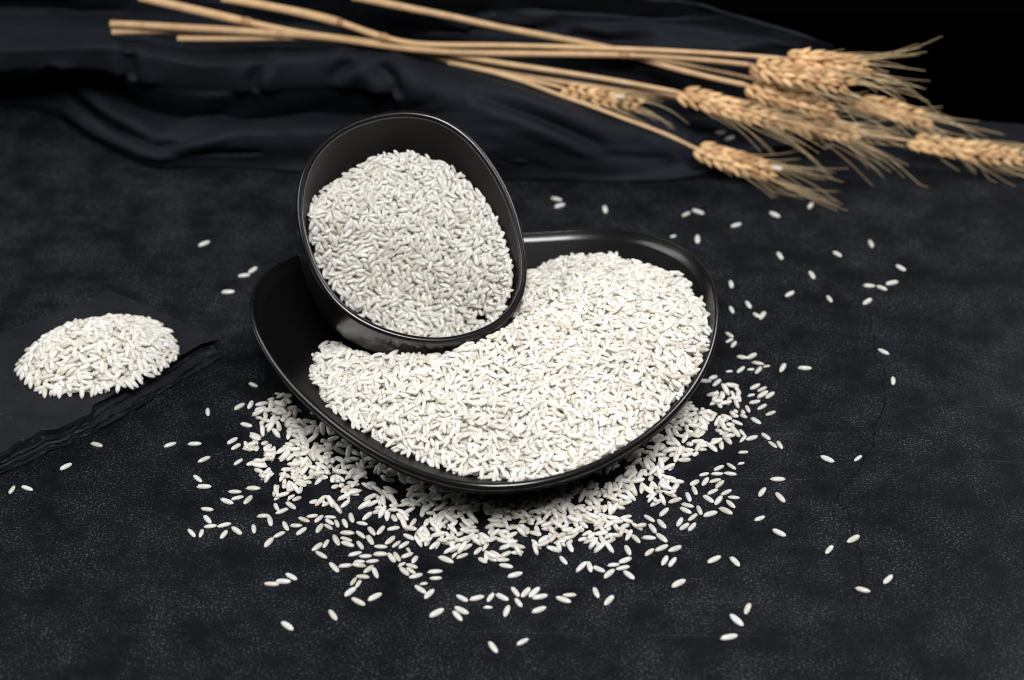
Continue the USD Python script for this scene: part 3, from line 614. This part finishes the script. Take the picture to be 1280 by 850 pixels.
# --- grains on the table: those one can tell apart, digitised end to end, and the thick of the spill
D4 = {'A': (180,520,4), 'C': (320,620,4), 'D': (560,620,4), 'E': (820,560,4), 'F': (820,400,4), 'R': (640,0,2), 'L': (0,200,4), 'M': (0,380,4), 'N': (180,450,8), 'O': (220,440,3.195), 'B': (0,600,3.2), 'P': (0,0,1)}
DATA = {
'A': '97 148 160 128,217 134 287 132,269 225 332 197,414 133 467 103,436 161 484 132,480 30 540 45,447 238 492 208,246 290 288 324,261 347 336 347,420 372 488 372,507 355 581 356,433 411 498 396,381 408 446 432,499 434 542 392,284 456 347 462,298 491 334 530,299 548 364 540,366 548 436 530,220 560 254 598,292 558 278 600,416 564 382 606,438 550 487 586,546 535 550 580,561 495 630 492,625 495 635 544,602 650 646 603,648 600 706 572,696 522 720 567,728 540 790 540,760 588 812 552,658 482 722 456,652 428 672 466,708 424 758 458,575 285 605 325,605 300 643 268,588 252 625 224,505 135 518 172,558 0 590 30,770 500 828 522,812 497 870 488,852 525 895 490,862 578 895 532,900 497 960 500,905 508 948 535,900 535 942 560,955 512 972 550,945 445 990 480,992 508 1015 552,1030 478 1045 527,1092 512 1142 478,1120 548 1155 590,1165 587 1202 542,1215 562 1280 550,1060 525 1118 535,980 578 1052 580,840 668 892 628,858 672 915 705,897 652 922 610,948 590 975 642,980 600 1040 618,985 625 1050 645,1065 620 1095 660,1060 570 1105 605,1115 590 1145 638,1150 645 1218 648,1206 635 1256 595,1018 692 1088 675,1075 695 1140 692,1143 685 1217 684,928 728 972 775,970 745 1040 738,1036 742 1110 740,1045 722 1105 720,1110 722 1175 715,1098 778 1148 740,1142 755 1168 802,1060 795 1128 800,1032 840 1062 800,1060 850 1085 812,708 782 764 812,655 820 733 822,600 832 675 835',
'C': '442 495 500 452,478 505 545 540,558 517 628 482,365 565 402 615,126 625 185 665,650 232 697 195,680 250 722 218,712 255 765 222,736 185 795 212,740 158 805 180,792 220 832 258,808 195 838 232,845 240 882 222,735 100 760 138,770 145 800 105,660 280 695 325,690 275 720 320,725 300 785 278,752 245 770 272,782 335 808 290,700 345 748 325,718 350 765 390,750 335 808 352,750 358 800 380,765 402 834 384,855 375 933 370,868 405 930 402,826 432 860 428,794 442 850 480,842 507 890 462,866 598 938 560,985 570 1030 618,993 550 1063 583,1002 490 1060 520,1066 512 1140 495,1158 522 1190 478,1198 483 1262 515,1126 545 1182 550,1243 598 1265 542,1165 722 1205 778,910 298 988 328,932 280 1000 268,945 245 1000 215,975 300 1000 285,1000 305 1060 282,1012 245 1070 222,1112 302 1155 345,1145 297 1215 315,1170 265 1222 305,1202 322 1268 308,1216 338 1286 350,1090 285 1130 250,1130 275 1170 240',
'D': '296 398 372 378,318 450 355 497,336 505 370 548,368 500 412 452,405 500 457 452,420 505 498 490,418 575 490 550,540 500 615 525,573 490 643 487,730 450 752 503,784 540 830 492,343 738 402 708,1118 450 1188 415,1070 340 1098 292,1105 348 1140 302,985 292 1030 258,1034 268 1100 240,1102 270 1170 245,885 240 912 290,852 335 918 300,840 360 910 345,878 370 932 410,780 405 832 362,795 340 858 335,638 372 692 332,700 320 715 375,722 345 785 372,560 295 595 335,785 235 830 275,725 275 790 245,968 200 1040 205,1042 183 1096 225,1005 135 1040 180,942 165 995 132,860 210 880 165,918 188 960 228,890 215 920 170,980 90 1033 122,1058 95 1102 55,1145 145 1172 102,1158 162 1205 130,1202 168 1238 128,1048 112 1090 155,1202 117 1247 82,1160 52 1218 80,1165 32 1230 48,1248 42 1268 88,788 122 855 120,774 172 836 152,726 160 780 128,593 135 657 160,640 85 700 108,630 110 670 150,665 115 725 140,720 122 756 85,570 112 602 68,610 205 670 180,668 200 730 190,545 230 600 195,452 258 502 220,548 248 592 235,513 75 575 45,520 92 548 135,722 35 750 80,685 42 718 85,508 245 540 200,520 155 575 185,860 105 920 92,868 122 930 120',
'E': '824 35 892 64,993 58 1030 30,572 150 648 150,515 238 548 193,600 218 645 266,492 355 545 335,584 402 650 434,957 467 1020 432,850 522 885 480,256 568 324 536,370 538 418 585,78 690 147 657,1138 672 1182 630,996 692 1072 712,448 825 472 770,215 130 265 118,273 122 337 122,288 105 340 82,340 118 405 125,355 70 400 100,402 72 440 66,170 190 215 152,232 182 262 142,265 165 325 150,297 195 340 157,256 225 310 200,325 228 380 202,360 238 420 242,295 278 330 235,235 230 288 266,352 255 396 293,313 293 383 325,236 335 307 315,205 282 230 328,160 355 208 325,120 295 180 325,125 272 192 285,152 215 172 262,183 185 203 228,62 268 130 245,62 245 100 215,18 335 62 298',
'F': '347 55 387 80,350 105 388 85,378 130 402 100,402 170 455 192,453 188 505 162,478 205 540 215,525 225 572 222,498 262 528 228,468 240 490 240,405 258 442 228,358 250 384 248,622 255 645 212,708 232 778 236,1112 140 1166 165,1186 278 1186 318,470 340 520 315,508 350 555 328,448 372 495 365,505 380 560 358,548 385 592 355,465 408 522 398,508 442 555 415,549 470 600 450,475 482 525 512,528 560 572 592,562 600 605 632,608 598 632 638,450 592 510 575,420 602 452 575,370 540 420 585,418 540 445 572,450 420 468 455,410 655 462 652,285 325 325 290,265 300 308 270',
'R': '98 492 125 498,106 515 132 508,231 512 235 530,425 538 446 528,450 522 480 532,548 564 574 556,644 528 670 540,741 518 752 504,398 588 412 586,464 586 464 606,664 628 676 646,802 626 824 638,894 598 902 616,744 676 756 694,960 660 984 674,934 708 966 702,878 710 908 712,912 712 938 722,878 758 900 744,684 738 706 726,788 736 800 752,546 699 550 717,545 763 554 780,585 750 597 768,603 778 618 796,634 777 620 796',
'L': '990 425 1047 402,1190 575 1250 568,1242 560 1285 530,1105 655 1172 652',
'M': '1037 514 1040 553,450 690 512 705,172 755 228 722,297 822 358 792,1243 388 1287 406,1170 522 1222 492,1240 517 1262 478',
'N': '1112 440 1243 415,1100 490 1215 455,1065 540 1215 510,1118 560 1180 620',
'O': '365 185 400 178,398 190 440 190,400 160 420 165,378 235 405 260,392 215 438 240,410 212 425 232,447 240 485 230',
'B': '35 50 57 18,84 20 130 36',
'P': '900 797 922 793,913 767 929 781'}
table_grains = []
for k, t in DATA.items():
    ox, oy, f = D4[k]
    for g in t.split(','):
        x1, y1, x2, y2 = (float(v) / f for v in g.split())
        a, b = at(ox + x1, oy + y1, 0.001), at(ox + x2, oy + y2, 0.001); v = b - a; L = np.linalg.norm(v)
        c = project(((a + b) / 2)[None])[0]
        if any(np.hypot(*(c - q[0])) < 4.0 for q in table_grains): continue
        table_grains.append((c, (a + b) / 2, math.atan2(v[1], v[0]), L))
dense_px = [(302,566),(318,546),(326,520),(345,500),(380,490),(470,560),(600,600),(740,580),(860,490),(893,466),(915,480),(928,492),(930,520),(915,545),(890,565),(870,590),(845,612),(818,640),(800,658),(765,676),(720,690),(665,688),(640,694),(600,697),(560,692),(525,676),(500,652),(470,640),(440,628),(400,630),(345,622),(322,596)]
HT = Heap(-0.30, 0.30, -0.24, 0.20, lambda x, y: np.zeros(x.shape), soft=0.97)
dxy = np.array([at(x, y, 0.001)[:2] for x, y in dense_px]); ins, d = envelope(HT, dxy)
s_in = dish_inner(HT.gx, HT.gy)[1]; a_ = np.arctan2(HT.gy - DC[1], HT.gx - DC[0])
Hh = np.interp(a_, DTH, DH); under = np.where(s_in < 1.0, FOOT * 0.6 + (Hh - DTK * 1.4 - FOOT * 0.6) * dish_prof(s_in), 1.0)
ins &= under > 0.006
T = np.where(ins, np.minimum(0.0014 + 0.0024 * np.clip(d / 0.026, 0, 1) ** 1.4, under - 0.002), -1)
gap = meshkit.fbm(np.stack([HT.gx, HT.gy, HT.gx * 0], -1) * 170, 2, 21)
ins &= gap > np.interp(d, [0, 0.008, 0.022], [0.55, 0.46, 0.33])
n4 = HT.fill(np.nonzero(ins), T, rng, 6000, 0.82, 1.05, K=3)
spill = list(HT.out)
cen = np.array([g[1][:2] for g in table_grains])
depth = np.array([dxy_d for dxy_d in [float(Polygon(dxy).exterior.distance(Point(*p))) * (1 if Polygon(dxy).contains(Point(*p)) else -1) for p in cen]])
order = np.argsort(depth)
placed = []
for n_, k in enumerate(order):
    c, p, yaw, L = table_grains[k]
    s = float(np.clip(L / (2 * GA * 0.97), 0.62, 1.22)); g = HT.put(p[0], p[1], yaw, s, rng)
    placed.append((g, c, depth[k], L))
KEEP = 292
instancer('spilled_rice', spill + [q[0] for q in placed[KEEP:]], 'thick spread of spilled white rice on the table under the dish rim', seed=4)
singles = placed[:KEEP]

# singles: one prototype class per grain shape, each grain an Xform that references it
for k, m in enumerate(GRAINS):
    c = stage.CreateClassPrim(f'/World/Looks/grain_shape_{k}'); usdkit.mesh(stage, f'{c.GetPath()}/grain', m, M['rice'], True)
ORD = ['first', 'second', 'third', 'fourth', 'fifth', 'sixth', 'seventh', 'eighth', 'ninth', 'tenth', 'eleventh', 'twelfth', 'thirteenth', 'fourteenth', 'fifteenth', 'sixteenth', 'seventeenth', 'eighteenth', 'nineteenth', 'twentieth']
ORD += ['twenty-' + o for o in ORD[:9]] + ['thirtieth']
def place_grain(g, label, group, small=False, R=None):
    k = int(rng.integers(6)) if not small else 7
    R = grain_frame(g) if R is None else R
    x = UsdGeom.Xform.Define(stage, numbered('rice_grain')); A = R * g[5]
    x.AddTransformOp().Set(Gf.Matrix4d(*A[:, 0], 0, *A[:, 1], 0, *A[:, 2], 0, *map(float, g[:3]), 1))
    x.GetPrim().GetReferences().AddInternalReference(f'/World/Looks/grain_shape_{k}'); x.GetPrim().SetInstanceable(True)
    tag(x, label, 'rice grain', group)

cc = np.array([q[1] for q in singles])
def zone(c):
    x, y = c
    if x < 320 and y < 470: return 'between slate and dish'
    if x < 120: return 'before the slate board'
    if y < 335 and x > 640: return 'behind the dish'
    if x > 905 and y < 500: return 'right of the dish'
    if x > 820 and y >= 500: return 'front right of the dish'
    if x < 480: return 'front left of the dish'
    return 'in front of the dish'
segs = []
for g, c, dpt, L in singles:
    h = np.array([math.cos(g[3]), math.sin(g[3]), 0]) * GA * g[5]; segs.append(shapely.LineString([project(np.array(g[:3]) - h), project(np.array(g[:3]) + h)]))
par = list(range(len(segs)))
def root(i):
    while par[i] != i: i = par[i]
    return i
for a in range(len(segs)):
    for b in range(a):
        if segs[a].distance(segs[b]) < 4.0: par[root(a)] = root(b)
clumps = {}
for i in range(len(segs)): clumps.setdefault(root(i), []).append(i)
kinds = {}
for c in clumps.values():
    m = cc[c].mean(0); n_ = len(c); k = 'lone' if n_ == 1 else 'pair' if n_ == 2 else 'trio' if n_ == 3 else 'clump'
    kinds.setdefault((k, zone(m)), []).append((m[0], sorted(c, key=lambda i: cc[i][0])))
NUM = ['no', 'one', 'two', 'three', 'four', 'five', 'six', 'seven', 'eight', 'nine', 'ten']
def nth(r, n):
    if n == 1: return 'only'
    if r == n - 1: return 'rightmost'
    return 'leftmost' if r == 0 else ORD[r] + ' from left' if r < n - 1 - r else ORD[n - 1 - r] + ' from right'
for (k, zn), L_ in kinds.items():
    L_.sort(key=lambda t: t[0])
    for r_, (_, c) in enumerate(L_):
        w = nth(r_, len(L_)); w = '' if w == 'only' else ', ' + w
        for q_, i in enumerate(c):
            g, _, dpt, L = singles[i]; small = L < 0.0040; grp = None
            bit = 'short broken' if small else 'white'
            if k == 'lone': lab = f'lone {bit} rice grain {zn}{w}' if w else f'{bit} rice grain lying alone {zn}'
            elif k in ('pair', 'trio'):
                who = ['left', 'right'][q_] if k == 'pair' else ['left', 'middle', 'right'][q_]
                lab = f'{who} {bit} grain of the {k} {zn}' + w
            else:
                wh = nth(r_, len(L_)); wh = {'only': 'clump'}.get(wh, wh.split()[0] + ' clump' + wh[len(wh.split()[0]):])
                if len(c) <= 10: lab = f'{nth(q_, len(c))} of {NUM[len(c)]} touching grains, {wh} {zn}'
                else: lab = f'white rice grain in the largest crowd {wh} {zn}'; grp = f'touching grains, {wh} {zn}'
            place_grain(g, lab, grp, small)
print('grains', n1, n2, n3, n4, len(table_grains), 'clumps', {k: len(v) for k, v in kinds.items()})
print('bowl lip z', (BC + BR @ bp.T.reshape(3, -1)[:, :1].ravel())[2], 'rim z', [round(float((BC + BR @ q)[2]) * 1000, 1) for q in bp[::3]], 'bottom', (BC - BN * BDEP)[2], 'elev', math.degrees(math.asin(BN[2])))
# grains on the cloth and caught in the ears
for (px, py, ang, up, lab) in ((902, 166, 0.2, 0, 'rice grain on the cloth under the middle ears, upper of two'), (911, 172.5, 0.5, 0, 'rice grain on the cloth under the middle ears, lower of two'), (1036, 185, 0.5, 9, 'rice grain caught in the awns at the right end of the cloth'), (971, 212, -0.3, 17, 'rice grain caught in the tip of the lowest wheat ear'), (775, 123, 0.15, 37, 'rice grain lying on the small short wheat ear')):
    p = on_cloth(px, py) if up == 0 else at(px, py, up * MM)
    place_grain((p[0], p[1], p[2] + 0.001, ang, 0.0, 0.95, 1.0), 'white ' + lab, None)
